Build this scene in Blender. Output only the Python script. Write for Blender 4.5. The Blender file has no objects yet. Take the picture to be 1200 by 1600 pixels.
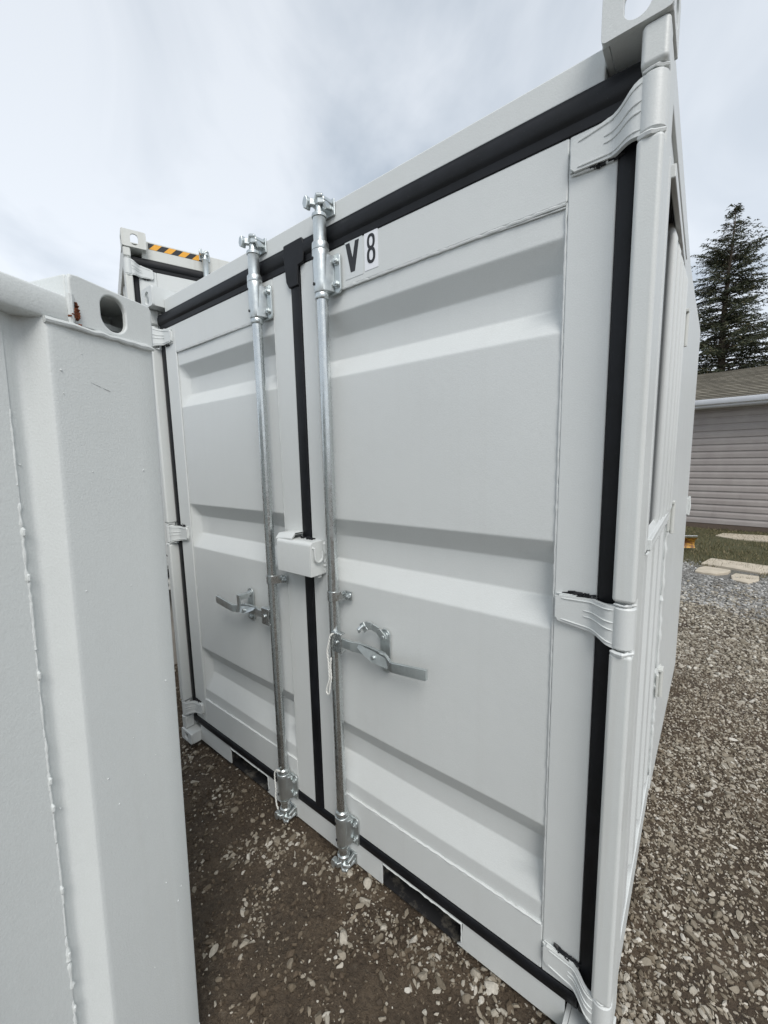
import bpy, bmesh, math, random
import numpy as np
from mathutils import Vector, Matrix
R = math.radians
random.seed(7); rng = np.random.default_rng(7)
sc = bpy.context.scene
COL = sc.collection

# ------------------------------------------------------------------ camera
cam = bpy.data.cameras.new('camera'); co = bpy.data.objects.new('camera', cam); COL.objects.link(co)
cam.sensor_fit = 'HORIZONTAL'; cam.sensor_width = 36; cam.lens = 18.957
cam.clip_start = 0.02; cam.clip_end = 2000
YAW, PIT, ROL = -0.6675, -0.1295, -0.0212
cr0 = Vector((math.cos(YAW), -math.sin(YAW), 0)); cf = Vector((math.sin(YAW)*math.cos(PIT), math.cos(YAW)*math.cos(PIT), math.sin(PIT)))
cu0 = cr0.cross(cf)
cr = cr0*math.cos(ROL) + cu0*math.sin(ROL); cu = -cr0*math.sin(ROL) + cu0*math.cos(ROL)
M = Matrix((cr, cu, -cf)).transposed().to_4x4(); M.translation = Vector((1.1721, -1.0018, 1.569))
co.matrix_world = M
sc.camera = co
sc.render.resolution_x = 768; sc.render.resolution_y = 1024

# ------------------------------------------------------------------ sky and sun
SUN_EL, SUN_AZ = R(48), R(128)          # azimuth clockwise from +Y
w = bpy.data.worlds.new('World'); sc.world = w; w.use_nodes = True
nt = w.node_tree; N = nt.nodes; Lk = nt.links; N.clear()
out = N.new('ShaderNodeOutputWorld'); bg = N.new('ShaderNodeBackground'); bg.inputs['Strength'].default_value = 0.10
sky = N.new('ShaderNodeTexSky'); sky.sky_type = 'NISHITA'; sky.sun_disc = False
sky.sun_elevation = SUN_EL; sky.sun_rotation = SUN_AZ; sky.air_density = 1.0; sky.dust_density = 2.0
tc = N.new('ShaderNodeTexCoord'); sep = N.new('ShaderNodeSeparateXYZ')
Lk.new(tc.outputs['Generated'], sep.inputs[0])
mz = N.new('ShaderNodeMath'); mz.operation = 'MAXIMUM'; mz.inputs[1].default_value = 0.0; Lk.new(sep.outputs['Z'], mz.inputs[0])
za = N.new('ShaderNodeMath'); za.operation = 'ADD'; za.inputs[1].default_value = 0.62; Lk.new(mz.outputs[0], za.inputs[0])
dx = N.new('ShaderNodeMath'); dx.operation = 'DIVIDE'; Lk.new(sep.outputs['X'], dx.inputs[0]); Lk.new(za.outputs[0], dx.inputs[1])
dy = N.new('ShaderNodeMath'); dy.operation = 'DIVIDE'; Lk.new(sep.outputs['Y'], dy.inputs[0]); Lk.new(za.outputs[0], dy.inputs[1])
cv = N.new('ShaderNodeCombineXYZ'); Lk.new(dx.outputs[0], cv.inputs[0]); Lk.new(dy.outputs[0], cv.inputs[1])
n1 = N.new('ShaderNodeTexNoise'); n1.inputs['Scale'].default_value = 2.3; n1.inputs['Detail'].default_value = 6; n1.inputs['Roughness'].default_value = 0.52; n1.inputs['Distortion'].default_value = 0.6
Lk.new(cv.outputs[0], n1.inputs['Vector'])
rp = N.new('ShaderNodeValToRGB'); e = rp.color_ramp.elements
e[0].position = 0.36; e[0].color = (3.35, 3.85, 4.45, 1); e[1].position = 0.60; e[1].color = (5.85, 6.2, 6.65, 1)
Lk.new(n1.outputs['Fac'], rp.inputs[0])
# brighter towards the horizon, as a cloud deck is
hg = N.new('ShaderNodeMapRange'); hg.inputs['From Min'].default_value = 0.0; hg.inputs['From Max'].default_value = 0.75
hg.inputs['To Min'].default_value = 1.10; hg.inputs['To Max'].default_value = 0.86; Lk.new(mz.outputs[0], hg.inputs[0])
cm = N.new('ShaderNodeVectorMath'); cm.operation = 'SCALE'; Lk.new(rp.outputs[0], cm.inputs[0]); Lk.new(hg.outputs[0], cm.inputs['Scale'])
mx = N.new('ShaderNodeMixRGB'); mx.inputs[0].default_value = 0.93
Lk.new(sky.outputs[0], mx.inputs[1]); Lk.new(cm.outputs[0], mx.inputs[2])
Lk.new(mx.outputs[0], bg.inputs['Color']); Lk.new(bg.outputs[0], out.inputs[0])
sl = bpy.data.lights.new('sun', 'SUN'); sl.energy = 1.5; sl.angle = R(30); sl.color = (1, 0.97, 0.93)
so = bpy.data.objects.new('sun', sl); COL.objects.link(so)
sd = Vector((math.sin(SUN_AZ)*math.cos(SUN_EL), math.cos(SUN_AZ)*math.cos(SUN_EL), math.sin(SUN_EL)))
so.rotation_euler = sd.to_track_quat('Z', 'Y').to_euler()
sc.view_settings.view_transform = 'Standard'; sc.view_settings.look = 'None'
sc.view_settings.exposure = 0.68; sc.view_settings.gamma = 1.0

# ------------------------------------------------------------------ helpers
class MB:
    def __init__(s): s.v = []; s.f = []
    def add(s, vs, fs):
        b = len(s.v); s.v += [tuple(v) for v in vs]; s.f += [tuple(i+b for i in f) for f in fs]; return s
    def box(s, x0, x1, y0, y1, z0, z1):
        return s.add([(x, y, z) for x in (x0, x1) for y in (y0, y1) for z in (z0, z1)],
                     [(0,1,3,2),(4,6,7,5),(0,4,5,1),(2,3,7,6),(0,2,6,4),(1,5,7,3)])
    def prism(s, poly, axis, a, b):
        # poly in the two other axes (cyclic order kept), extruded along axis from a to b
        def P(u, v, t): return {'x': (t,u,v), 'y': (u,t,v), 'z': (u,v,t)}[axis]
        n = len(poly); vs = [P(u,v,a) for u,v in poly]+[P(u,v,b) for u,v in poly]
        fs = [tuple(range(n)), tuple(range(2*n-1, n-1, -1))]+[(i, i+n, (i+1)%n+n, (i+1)%n) for i in range(n)]
        return s.add(vs, fs)
    def tube(s, pts, r, seg=8, caps=True):
        pts = [Vector(p) for p in pts]; n = len(pts)
        rr = r if hasattr(r, '__len__') else [r]*n
        up = None; vs = []
        for i, p in enumerate(pts):
            t = (pts[min(i+1, n-1)]-pts[max(i-1, 0)]).normalized()
            if up is None:
                up = t.orthogonal().normalized()
            up = (up - t*up.dot(t)).normalized(); sd_ = t.cross(up)
            for k in range(seg):
                a = 2*math.pi*k/seg; vs.append(p + (up*math.cos(a)+sd_*math.sin(a))*rr[i])
        fs = [(i*seg+k, i*seg+(k+1)%seg, (i+1)*seg+(k+1)%seg, (i+1)*seg+k) for i in range(n-1) for k in range(seg)]
        if caps: fs += [tuple(range(seg-1, -1, -1)), tuple((n-1)*seg+k for k in range(seg))]
        return s.add(vs, fs)
    def cyl(s, p0, p1, r, seg=16, r2=None):
        return s.tube([p0, p1], [r, r if r2 is None else r2], seg)
    def grid(s, rows):          # rows of equal length of points
        m = len(rows[0]); vs = [p for r_ in rows for p in r_]
        return s.add(vs, [(i*m+j, i*m+j+1, (i+1)*m+j+1, (i+1)*m+j) for i in range(len(rows)-1) for j in range(m-1)])
    def hexbolt(s, c, axis, r=.011, h=.008):
        c = Vector(c); a = Vector(axis)
        s.cyl(c, c+a*.0025, r*1.25, 14); s.cyl(c+a*.0025, c+a*h, r, 6); s.cyl(c+a*h, c+a*(h+.003), r*.55, 8); return s
    def each(s, name, mat, parent=None, bevel=0, smooth=35):
        n = len(s.v); p = list(range(n))
        def fd(a):
            while p[a] != a: p[a] = p[p[a]]; a = p[a]
            return a
        for f in s.f:
            for q in f[1:]: p[fd(q)] = fd(f[0])
        gr = {}
        for f in s.f: gr.setdefault(fd(f[0]), []).append(f)
        for fs in gr.values():
            ids = sorted({q for f in fs for q in f}); ix = {q: i for i, q in enumerate(ids)}
            m = MB(); m.add([s.v[q] for q in ids], [tuple(ix[q] for q in f) for f in fs]); m.build(name, mat, parent, bevel, smooth)
    def build(s, name, mat, parent=None, bevel=0, smooth=35, seg=2):
        me = bpy.data.meshes.new(name); me.from_pydata(s.v, [], s.f); me.validate()
        bm = bmesh.new(); bm.from_mesh(me); bmesh.ops.recalc_face_normals(bm, faces=bm.faces); bm.to_mesh(me); bm.free()
        if smooth:
            me.polygons.foreach_set('use_smooth', [True]*len(me.polygons)); me.set_sharp_from_angle(angle=R(smooth))
        me.materials.append(mat); me.update()
        o = bpy.data.objects.new(name, me); COL.objects.link(o)
        if parent: o.parent = parent
        if bevel and smooth == 0: smooth = 0
        if bevel:
            b = o.modifiers.new('bevel', 'BEVEL'); b.width = bevel; b.segments = seg; b.limit_method = 'ANGLE'; b.angle_limit = R(40)
            b.harden_normals = True
        return o
def tag(o, label, cat, group=None, kind=None):
    if label: o['label'] = label
    if cat: o['category'] = cat
    if group: o['group'] = group
    if kind: o['kind'] = kind
    return o
def empty(name, loc=(0,0,0), rz=0):
    o = bpy.data.objects.new(name, None); COL.objects.link(o); o.location = loc; o.rotation_euler = (0,0,rz); o.empty_display_size = .2
    return o
def rrect(x0, x1, y0, y1, r, n=5):
    rs = r if hasattr(r, '__len__') else [r]*4; p = []
    for (cx, cy, a0), q in zip([(x0,y0,180),(x1,y0,270),(x1,y1,0),(x0,y1,90)], rs):
        sx = 1 if cx == x0 else -1; sy = 1 if cy == y0 else -1
        if q <= 0: p.append((cx, cy)); continue
        for k in range(n+1):
            a = R(a0+90*k/n); p.append((cx+sx*q+q*math.cos(a), cy+sy*q+q*math.sin(a)))
    return p
def plate_hole(mb, hx, hy, rad, hole, t, T):
    """plate 2hx x 2hy with corner radius rad and a rounded hole (cx,cy,w,h,r); thickness t; T maps (u,v,w)->point"""
    cx, cy, hw, hh, hr = hole; n = 64
    def sdf(x, y, a, b, r): qx = abs(x)-a+r; qy = abs(y)-b+r; return math.hypot(max(qx,0), max(qy,0))+min(max(qx,qy),0)-r
    def hit(f, a):
        lo, hi = 0, 1.
        for _ in range(40):
            m = (lo+hi)/2
            if f(m*math.cos(a), m*math.sin(a)) < 0: lo = m
            else: hi = m
        return lo
    angs = sorted([2*math.pi*k/n for k in range(n)]+[math.atan2(sy*hy-cy, sx*hx-cx) % (2*math.pi) for sx in (-1,1) for sy in (-1,1)])
    m = len(angs); rows = []
    for wv, which in ((0,'o'),(0,'i'),(t,'i'),(t,'o')):
        for a in angs:
            d = hit(lambda x, y: sdf(x+cx, y+cy, hx, hy, rad), a) if which == 'o' else hit(lambda x, y: sdf(x, y, hw, hh, hr), a)
            rows.append(T(cx+d*math.cos(a), cy+d*math.sin(a), wv))
    fs = []
    for q in range(4):
        q2 = (q+1) % 4
        fs += [(q*m+k, q*m+(k+1)%m, q2*m+(k+1)%m, q2*m+k) for k in range(m)]
    mb.add(rows, fs)
def weld(mb, pts, r=.004, step=.012, jit=.35, seg=6):
    pts = [Vector(p) for p in pts]; o = []; rr = []
    for a, b in zip(pts[:-1], pts[1:]):
        n = max(2, int((b-a).length/step))
        for k in range(n):
            o.append(a.lerp(b, k/n)+Vector([random.gauss(0, r*.13) for _ in range(3)])); rr.append(r*random.uniform(1-jit, 1+jit))
    o.append(pts[-1]); rr.append(r); rr[0] = r*.6
    mb.tube(o, rr, seg); return mb
def S(t): t = min(max(t, 0), 1); return t*t*(3-2*t)

# ------------------------------------------------------------------ materials
def mat(name):
    m = bpy.data.materials.new(name); m.use_nodes = True; nt = m.node_tree
    return m, nt, nt.nodes['Principled BSDF']
def nd(nt, typ, **kw):
    n = nt.nodes.new(typ)
    for k, v in kw.items():
        if k in n.inputs: n.inputs[k].default_value = v
        else: setattr(n, k, v)
    return n
def noise(nt, scale, detail=3, rough=.5, vec=None, stretch=None, dist=0):
    tc = nd(nt, 'ShaderNodeTexCoord'); v = tc.outputs['Object']
    if stretch:
        mp = nd(nt, 'ShaderNodeMapping'); mp.inputs['Scale'].default_value = stretch; nt.links.new(v, mp.inputs[0]); v = mp.outputs[0]
    n = nd(nt, 'ShaderNodeTexNoise'); n.inputs['Scale'].default_value = scale; n.inputs['Detail'].default_value = detail
    n.inputs['Roughness'].default_value = rough; n.inputs['Distortion'].default_value = dist
    nt.links.new(v, n.inputs['Vector']); return n.outputs['Fac']
def ramp(nt, fac, stops):
    r = nd(nt, 'ShaderNodeValToRGB'); el = r.color_ramp.elements
    while len(el) < len(stops): el.new(.5)
    for e_, (p, c) in zip(el, stops):
        e_.position = p; e_.color = (*c, 1) if hasattr(c, '__len__') else (c, c, c, 1)
    nt.links.new(fac, r.inputs[0]); return r.outputs[0]
def mixc(nt, fac, a, b, mode='MIX'):
    m = nd(nt, 'ShaderNodeMixRGB', blend_type=mode)
    for s_, v in ((0, fac), (1, a), (2, b)):
        if hasattr(v, 'is_linked') or isinstance(v, bpy.types.NodeSocket): nt.links.new(v, m.inputs[s_])
        else: m.inputs[s_].default_value = v if not hasattr(v, '__len__') else (*v, 1)
    return m.outputs[0]
def bump(nt, bsdf, hs):
    prev = None
    for h, st, d in hs:
        b = nd(nt, 'ShaderNodeBump'); b.inputs['Strength'].default_value = st; b.inputs['Distance'].default_value = d
        nt.links.new(h, b.inputs['Height'])
        if prev: nt.links.new(prev, b.inputs['Normal'])
        prev = b.outputs[0]
    nt.links.new(prev, bsdf.inputs['Normal'])

def paint_mat(name, base, streak=0.0, rough=.42, peel=.35, blot=.05):
    m, nt, b = mat(name)
    big = noise(nt, 1.7, 4, .55); mid = noise(nt, 9, 4, .6)
    c0 = tuple(x*(1-blot) for x in base); c1 = tuple(min(1, x*(1+blot)) for x in base)
    c = ramp(nt, big, [(.3, c0), (.7, c1)])
    c = mixc(nt, .35, c, ramp(nt, mid, [(.3, tuple(x*.955 for x in base)), (.65, tuple(x*1.03 for x in base))]))
    # fine dust specks
    sp = noise(nt, 260, 2, .6); c = mixc(nt, ramp(nt, sp, [(.70, 0.), (.80, .22)]), c, tuple(x*.72 for x in base))
    grain = noise(nt, 420, 2, .7); c = mixc(nt, .5, c, ramp(nt, grain, [(.25, tuple(x*.90 for x in base)), (.75, tuple(x*1.07 for x in base))]))
    # run-off grime in long vertical streaks
    st = noise(nt, 1.0, 5, .6, stretch=(26, 26, .7)); c = mixc(nt, ramp(nt, st, [(.54, 0.), (.78, .05+streak)]), c, (.36, .33, .28))
    nt.links.new(c, b.inputs['Base Color'])
    rr = ramp(nt, mid, [(.3, rough-.06), (.7, rough+.08)]); nt.links.new(rr, b.inputs['Roughness'])
    b.inputs['IOR'].default_value = 1.5
    bump(nt, b, [(noise(nt, 260, 3, .6), peel, .0011), (noise(nt, 38, 2, .5), .18, .0014), (noise(nt, 3.2, 2, .5), .12, .010)])
    return m
PAINT = paint_mat('grey_white_paint', (.635, .655, .645))
PAINT_NEAR = paint_mat('grey_white_paint_near', (.635, .66, .65), peel=.5)
PAINT_POST = paint_mat('scuffed_paint', (.63, .65, .635), streak=.18)
PAINT_WELD = paint_mat('thick_paint', (.64, .66, .65), rough=.33)
PAINT_OLD = paint_mat('worn_white_paint', (.60, .61, .58), streak=.3)

def rubber():
    m, nt, b = mat('black_rubber')
    c = ramp(nt, noise(nt, 14, 4, .6), [(.35, (.003, .0035, .0045)), (.7, (.008, .009, .012))])
    c = mixc(nt, ramp(nt, noise(nt, 300, 2), [(.68, 0.), (.8, .25)]), c, (.12, .12, .12))
    nt.links.new(c, b.inputs['Base Color']); b.inputs['Roughness'].default_value = .5; b.inputs['Specular IOR Level'].default_value = .35
    bump(nt, b, [(noise(nt, 120, 3), .2, .001)]); return m
RUBBER = rubber()
def galv(name, base=(.62,.65,.66), metal=.85, rough=.34):
    m, nt, b = mat(name)
    v = nd(nt, 'ShaderNodeTexVoronoi'); v.inputs['Scale'].default_value = 120
    tc = nd(nt, 'ShaderNodeTexCoord'); nt.links.new(tc.outputs['Object'], v.inputs['Vector'])
    sp = ramp(nt, v.outputs['Distance'], [(0, .93), (1, 1.05)])
    c = ramp(nt, noise(nt, 22, 5, .65, stretch=(1, 1, .22)), [(.25, tuple(x*.80 for x in base)), (.7, base)])
    c = mixc(nt, .8, c, sp, 'MULTIPLY')
    nt.links.new(c, b.inputs['Base Color']); b.inputs['Metallic'].default_value = metal
    nt.links.new(ramp(nt, noise(nt, 50, 3), [(.3, rough-.05), (.7, rough+.10)]), b.inputs['Roughness'])
    return m
GALV = galv('galvanised_steel', (.66,.69,.69), .95, .24); GALV_PALE = galv('pale_zinc_casting', (.66,.70,.70), .9, .33)
def plain(name, c, rough=.6, metal=0, var=.12, sc_=30, b_=.2):
    m, nt, b = mat(name)
    nt.links.new(ramp(nt, noise(nt, sc_, 4, .6), [(.3, tuple(x*(1-var) for x in c)), (.7, tuple(min(1, x*(1+var)) for x in c))]), b.inputs['Base Color'])
    b.inputs['Roughness'].default_value = rough; b.inputs['Metallic'].default_value = metal
    bump(nt, b, [(noise(nt, sc_*6, 3), b_, .002)]); return m
DARKBOLT = plain('dull_bolt_steel', (.25,.26,.26), .4, .7)
HOLE = plain('dark_hole', (.01,.01,.011), .8)
INK = plain('black_vinyl', (.016,.017,.02), .45, var=.2)
CARD = plain('white_vinyl', (.80,.81,.84), .35, var=.02)
CARD_CLEAR = plain('pale_clear_vinyl', (.63,.655,.655), .3, var=.02)
ROPE = plain('white_nylon_cord', (.72,.72,.68), .8, var=.12, sc_=200)
POCKET = None
def pocketmat():
    m, nt, b = mat('dirty_black_steel')
    n = noise(nt, 9, 6, .7); c = ramp(nt, n, [(.5, (.010,.010,.011)), (.72, (.20,.18,.145))])
    nt.links.new(c, b.inputs['Base Color']); b.inputs['Roughness'].default_value = .7; return m
POCKET = pocketmat()
GLASS, nt_, b_ = mat('dark_window_glass'); b_.inputs['Base Color'].default_value = (.03,.035,.04,1); b_.inputs['Roughness'].default_value = .06

# ------------------------------------------------------------------ container parts
def casting(mb, x0, x1, y0, z0, z1, depth, side, open_top=True, hole=None, t=.012):
    """corner casting of welded plates; front face at y0 (facing -y), outer side at x0 if side<0 else x1"""
    hx, hz = (x1-x0)/2, (z1-z0)/2; cx, cz = (x0+x1)/2, (z0+z1)/2
    hh = hole or (.002, -.004, min(.0225, hx*.5), hz*.66, .022)
    plate_hole(mb, hx, hz, .008, hh, t, lambda u, v, w_: (cx+u, y0+w_, cz+v))
    xo = x0 if side < 0 else x1; s_ = 1 if side < 0 else -1
    cy = y0+t+(depth-t)/2
    plate_hole(mb, (depth-t)/2-.0004, hz-.0008, .004, (0, .002, .026, hz*.62, .022), t, lambda u, v, w_: (xo+s_*(w_+.0006), cy+u, cz+v))
    xi = x1 if side < 0 else x0
    a, b = sorted((xi-.0006 if xi == x1 else xi+.0006, xi+(-t if xi == x1 else t)))
    mb.box(a, b, y0+t, y0+depth, z0+.001, z1-.001)
    ia, ib = x0+t+.001, x1-t-.001
    mb.box(ia, ib, y0+t, y0+depth-.002, z0+.0015, z0+t)
    if not open_top:
        mb.box(ia, ib, y0+t, y0+depth-.002, z1-t, z1-.0015)
        mb.box(ia, ib, y0+depth-t-.002, y0+depth-.002, z0+t, z1-t)

def groove(z, a, b, c, d):   # 0 outside, 1 on the floor
    f = 0.0
    if a > z > b: f = (a-z)/(a-b)
    elif b >= z >= c: f = 1
    elif c > z > d: f = (z-d)/(c-d)
    return f
GR = [(2.046, 1.984, 1.908, 1.846), (1.364, 1.300, 1.214, 1.142), (.590, .522, .448, .352)]
def door_leaf(parent, x0, x1, hinge_side, zt, zlo=.152):
    """door leaf between x0 and x1; hinge_side +1 = hinge on x1"""
    ztop = zt-.072
    d = empty('door', (0,0,0)); d.parent = parent
    sw_h, sw_l = .094, (.071 if hinge_side > 0 else .106)
    rx0 = x0+(sw_l if hinge_side > 0 else sw_h+.014); rx1 = x1-(sw_h if hinge_side > 0 else sw_l)
    rz0, rz1 = .290, 2.112
    mb = MB()
    mb.box(x0, rx0, 0, .05, zlo, ztop); mb.box(rx1, x1, 0, .05, zlo, ztop)
    mb.box(rx0, rx1, 0.0, .05, zlo, rz0); mb.box(rx0, rx1, 0.0, .05, rz1, ztop)
    mb.build('door_frame', PAINT, d, .004)
    # pressed panel
    zs = []
    z = rz0
    brk = sorted({rz0, rz1}|{q+e_ for g in GR for q in g for e_ in (-.005, .005)})
    for a, b in zip(brk[:-1], brk[1:]):
        n = 3 if (b-a) < .12 else 8
        zs += [a+(b-a)*k/n for k in range(n)]
    zs.append(rz1)
    ch_l, ch_r = (.012, .012)
    if hinge_side < 0: ch_l = .048
    else: ch_r = .012
    xs = [rx0, rx0+ch_l*.12, rx0+ch_l*.5, rx0+ch_l*.88, rx0+ch_l]+[rx0+ch_l+(rx1-ch_r-rx0-ch_l)*k/8 for k in range(1, 8)]+[rx1-ch_r, rx1-ch_r*.5, rx1]
    D = .036
    sm = []
    for z in zs:
        sm.append(max(groove(z, *g) for g in GR))
    rows = [[(x, .006+D*min(f, min((x-rx0)/ch_l, (rx1-x)/ch_r, 1)) + .0015*math.sin(x*7+z*3.1)*min(1, (x-rx0)*8, (rx1-x)*8), z) for x in xs] for z, f in zip(zs, sm)]
    g = MB().grid(rows)
    g.build('door_panel', PAINT, d, 0, smooth=60)
    wb = MB()
    weld(wb, [(rx0+.004, .002, rz1-.002), (rx1-.004, .002, rz1-.002)], .0036, jit=.2)
    weld(wb, [(rx1-.002, .003, rz1), (rx1-.002, .004, rz0)], .0024, jit=.3)
    weld(wb, [(rx0+.002, .003, rz1), (rx0+.002, .004, rz0)], .0024, jit=.3)
    weld(wb, [(rx0+.004, .003, rz0+.002), (rx1-.004, .003, rz0+.002)], .0044, jit=.2)
    weld(wb, [(rx0+.02, .003, rz1+.010), (rx1-.004, .002, rz1-.009)], .0017, jit=.3)
    wb.each('weld_bead', PAINT, d)
    return d, ztop

def gasket(parent, zt, sx=1):
    g = empty('door_gasket'); g.parent = parent
    def strip(name, a0, a1, prof, axis):
        mb = MB(); mb.prism(prof, axis, a0, a1); mb.build(name, RUBBER, g, .0012)
    def prof(u0, u1, n=2, h=.007):      # ribbed profile across u, second axis = y (front = -)
        p = [(u0, .02), (u0, -h*.3)]
        wv = (u1-u0)
        for k in range(n):
            c = u0+wv*(k+.5)/n
            p += [(c-wv*.32/n, -h), (c+wv*.32/n, -h)]
            if k < n-1: p += [(c+wv*.5/n, -h*.35)]
        p += [(u1, -h*.3), (u1, .02)]; return p
    # verticals, extruded along z : poly axes (x,y)
    strip('side_gasket', .112, zt-.0725, prof(1.0005, 1.0335, 1, .004), 'z'); strip('side_gasket', .112, zt-.0725, prof(-1.0335, -1.0005, 1, .004), 'z')
    strip('centre_gasket', .152, zt-.0725, prof(-.0125, .0355, 1, .006), 'z')
    # horizontals extruded along x: prism axis x takes (y,z)
    pr = [(.02, zt-.072), (-.002, zt-.072), (-.003, zt-.052), (-.008, zt-.046), (-.0115, zt-.040), (-.0115, zt-.016), (-.009, zt-.011), (-.009, zt-.004), (-.003, zt-.001), (.02, zt-.001)]
    mb = MB(); mb.prism(pr, 'x', -1.0335, 1.0335); mb.build('top_gasket', RUBBER, g, .0015)
    pr = [(y_, z_) for z_, y_ in prof(.111, .1515, 1, .006)]
    mb = MB(); mb.prism(pr, 'x', -1.0, 1.0); mb.build('bottom_gasket', RUBBER, g, .0015)
    # the moulded T piece where the seam meets the top strip
    mb = MB()
    mb.prism([(-.037, zt-.030), (-.030, zt-.075), (-.026, zt-.118), (-.0125, zt-.140), (.0345, zt-.140), (.036, zt-.10), (.040, zt-.078), (.066, zt-.074), (.074, zt-.02), (.062, zt+.006), (-.033, zt+.005)], 'y', -.0125, -.002)
    mb.build('gasket_corner', RUBBER, g, .004)
    return g

def hinge(parent, s, k0, k1, l0, l1, door=None):
    """s=+1 right side. knuckle z k0..k1, leaf end z l0..l1"""
    h = empty('hinge'); h.parent = parent
    mb = MB(); X = lambda x: s*x
    mb.tube([(X(1.057), -.0265, z) for z in (k0, k0+.004, k1-.004, k1)], [.020, .0235, .0235, .020], 20)
    n = 18; fr = []; bk = []
    x0, x1 = .912, 1.050
    for i in range(n+1):
        t = i/n; x = x0+(x1-x0)*t
        q = .50*t/.62 if t < .62 else .50+.50*S((t-.62)/.36); zt_ = l1+(k1-l1)*q; zb_ = l0+(k0-l0)*q
        if i == 0: zt_ -= .008; zb_ += .008
        y = -.012-.031*S((t-.52)/.34)
        m = 6
        fr.append([(X(x), y, zb_+(zt_-zb_)*j/m) for j in range(m+1)])
        bk.append([(X(x), y+.011, zb_+(zt_-zb_)*j/m) for j in range(m+1)])
    mb.grid(fr); mb.grid(bk)
    m = 7
    mb.grid([[r[0] for r in fr], [r[0] for r in bk]]); mb.grid([[r[-1] for r in fr], [r[-1] for r in bk]])
    mb.grid([fr[0], bk[0]]); mb.grid([fr[-1], bk[-1]])
    # pressed ribs
    def P(t, v):
        x = x0+(x1-x0)*t; q = .50*t/.62 if t < .62 else .50+.50*S((t-.62)/.36); zt_ = l1+(k1-l1)*q; zb_ = l0+(k0-l0)*q
        y = -.0125-.031*S((t-.52)/.34); return (X(x), y, zb_+(zt_-zb_)*v)
    for v, t0 in ((.90, .10), (.10, .10), (.60, .45), (.42, .45)):
        mb.tube([P(t0+(.93-t0)*k/12, v) for k in range(13)], [.0008]+[.0019]*11+[.0008], 6)
    mb.build('hinge_leaf', PAINT, h, 0, smooth=32)
    wb = MB()
    weld(wb, [(X(x0), -.003, l0+.004), (X(x0), -.003, l1-.004)], .0048)
    for v, zf in ((0, -.002), (1, .002)):
        weld(wb, [(P(t, v)[0], -.003, P(t, v)[2]+zf) for t in (0, .2, .4, .58)], .0032)
    weld(wb, [(X(1.037), -.045, k0-.006), (X(1.060), -.052, k0-.007), (X(1.079), -.036, k0-.004)], .0046, .006)
    weld(wb, [(X(1.040), -.043, k1+.004), (X(1.060), -.048, k1+.004), (X(1.079), -.032, k1+.006)], .0032, .006)
    wb.each('hinge_weld', PAINT, h)
    # torn black sealant under the leaf
    sb = MB(); zz = l0-.004 if l0 > 2 else l1+.006
    for k in range(26):
        x = random.uniform(.945, 1.0); r_ = random.uniform(.003, .008)
        c = Vector((X(x), -.004, zz+random.gauss(0, .004)+(.006 if l0 > 2 else -.002)*(x-.93)*12)); sb.tube([c, c+Vector((X(random.uniform(-.02, .02)), random.uniform(-.003, .001), random.uniform(-.006, .006)))], [r_*.7, r_*.3], 5)
    sb.build('torn_sealant', RUBBER, h)
    return h

def cam_claw(mb, x, z, up):
    """forged cam on the bar end; up=+1 top end"""
    y = -.0345
    mb.tube([(x, y, z+up*q) for q in (-.012, 0, .004, .012, .026)], [.024, .024, .015, .013, .012], 14)
    # two horned forging, horns reaching round the keeper pins
    c = z+up*.034
    mb.prism([(x-.030, y-.020), (x-.012, y-.026), (x-.004, y-.012), (x+.010, y-.016), (x+.028, y-.004), (x+.020, y+.014), (x+.006, y+.010), (x-.006, y+.016), (x-.022, y+.012), (x-.016, y-.002)], 'z', c-.010, c+.010)
    mb.prism([(x-.040, c-.012), (x-.028, c-.018), (x-.020, c+.004), (x-.026, c+.022), (x-.038, c+.018), (x-.044, c+.002)], 'y', y-.030, y-.010)
    mb.tube([(x-.006, y-.004, c), (x+.010, y-.012, c+up*.014), (x+.026, y-.006, c+up*.010)], [.011, .009, .006], 10)
def cam_keeper(parent, x, z, up):
    mb = MB()
    mb.box(x-.034, x+.040, -.007, -.0006, z-.024, z+.026)
    mb.prism([(-.040, z+.008), (-.006, z+.018), (-.006, z-.006), (-.030, z-.012)], 'x', x+.018, x+.030)
    mb.tube([(x-.024, -.006, z+up*.014), (x-.024, -.040, z+up*.020), (x-.014, -.050, z+up*.018)], [.011, .009, .007], 10)
    mb.tube([(x+.026, -.006, z+up*.012), (x+.022, -.036, z+up*.016), (x+.006, -.046, z+up*.018)], [.010, .008, .006], 10)
    return mb.build('cam_keeper', GALV_PALE, parent, .003)
def guide(parent, x, z0, z1, name='guide_bracket'):
    g = empty(name); g.parent = parent; y = -.0345
    mb = MB()
    mb.tube([(x, y, q) for q in (z0, z0+.004, z0+.03, z1-.02, z1-.003, z1)], [.0225, .0245, .0255, .0275, .0275, .026], 24)
    # flange to the right, wrapping back to the door
    mb.prism(rrect(x+.012, x+.060, z0-.002, z1-.012, [0, .012, .012, 0]), 'y', -.0115, -.0035)
    mb.prism([(x+.012, -.050), (x+.022, -.0475), (x+.034, -.020), (x+.036, -.0118), (x+.012, -.0118)], 'z', z0+.004, z1-.016)
    mb.build('guide_sleeve', GALV_PALE, g, .002)
    for zz in (z0+.024, z1-.036): b = MB(); b.hexbolt((x+.046, -.0117, zz), (0, -1, 0), .0095, .010); b.build('hex_bolt', GALV_PALE, g, .001)
    h = MB()
    for zz in (z0+.026, z1-.026):
        a = R(248); c = Vector((x+.0262*math.cos(a), y+.0262*math.sin(a), zz)); n = Vector((math.cos(a), math.sin(a), 0))
        h.cyl(c, c+n*.0022, .0048, 12)
    h.each('drain_hole', HOLE, g)
    return g
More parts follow.
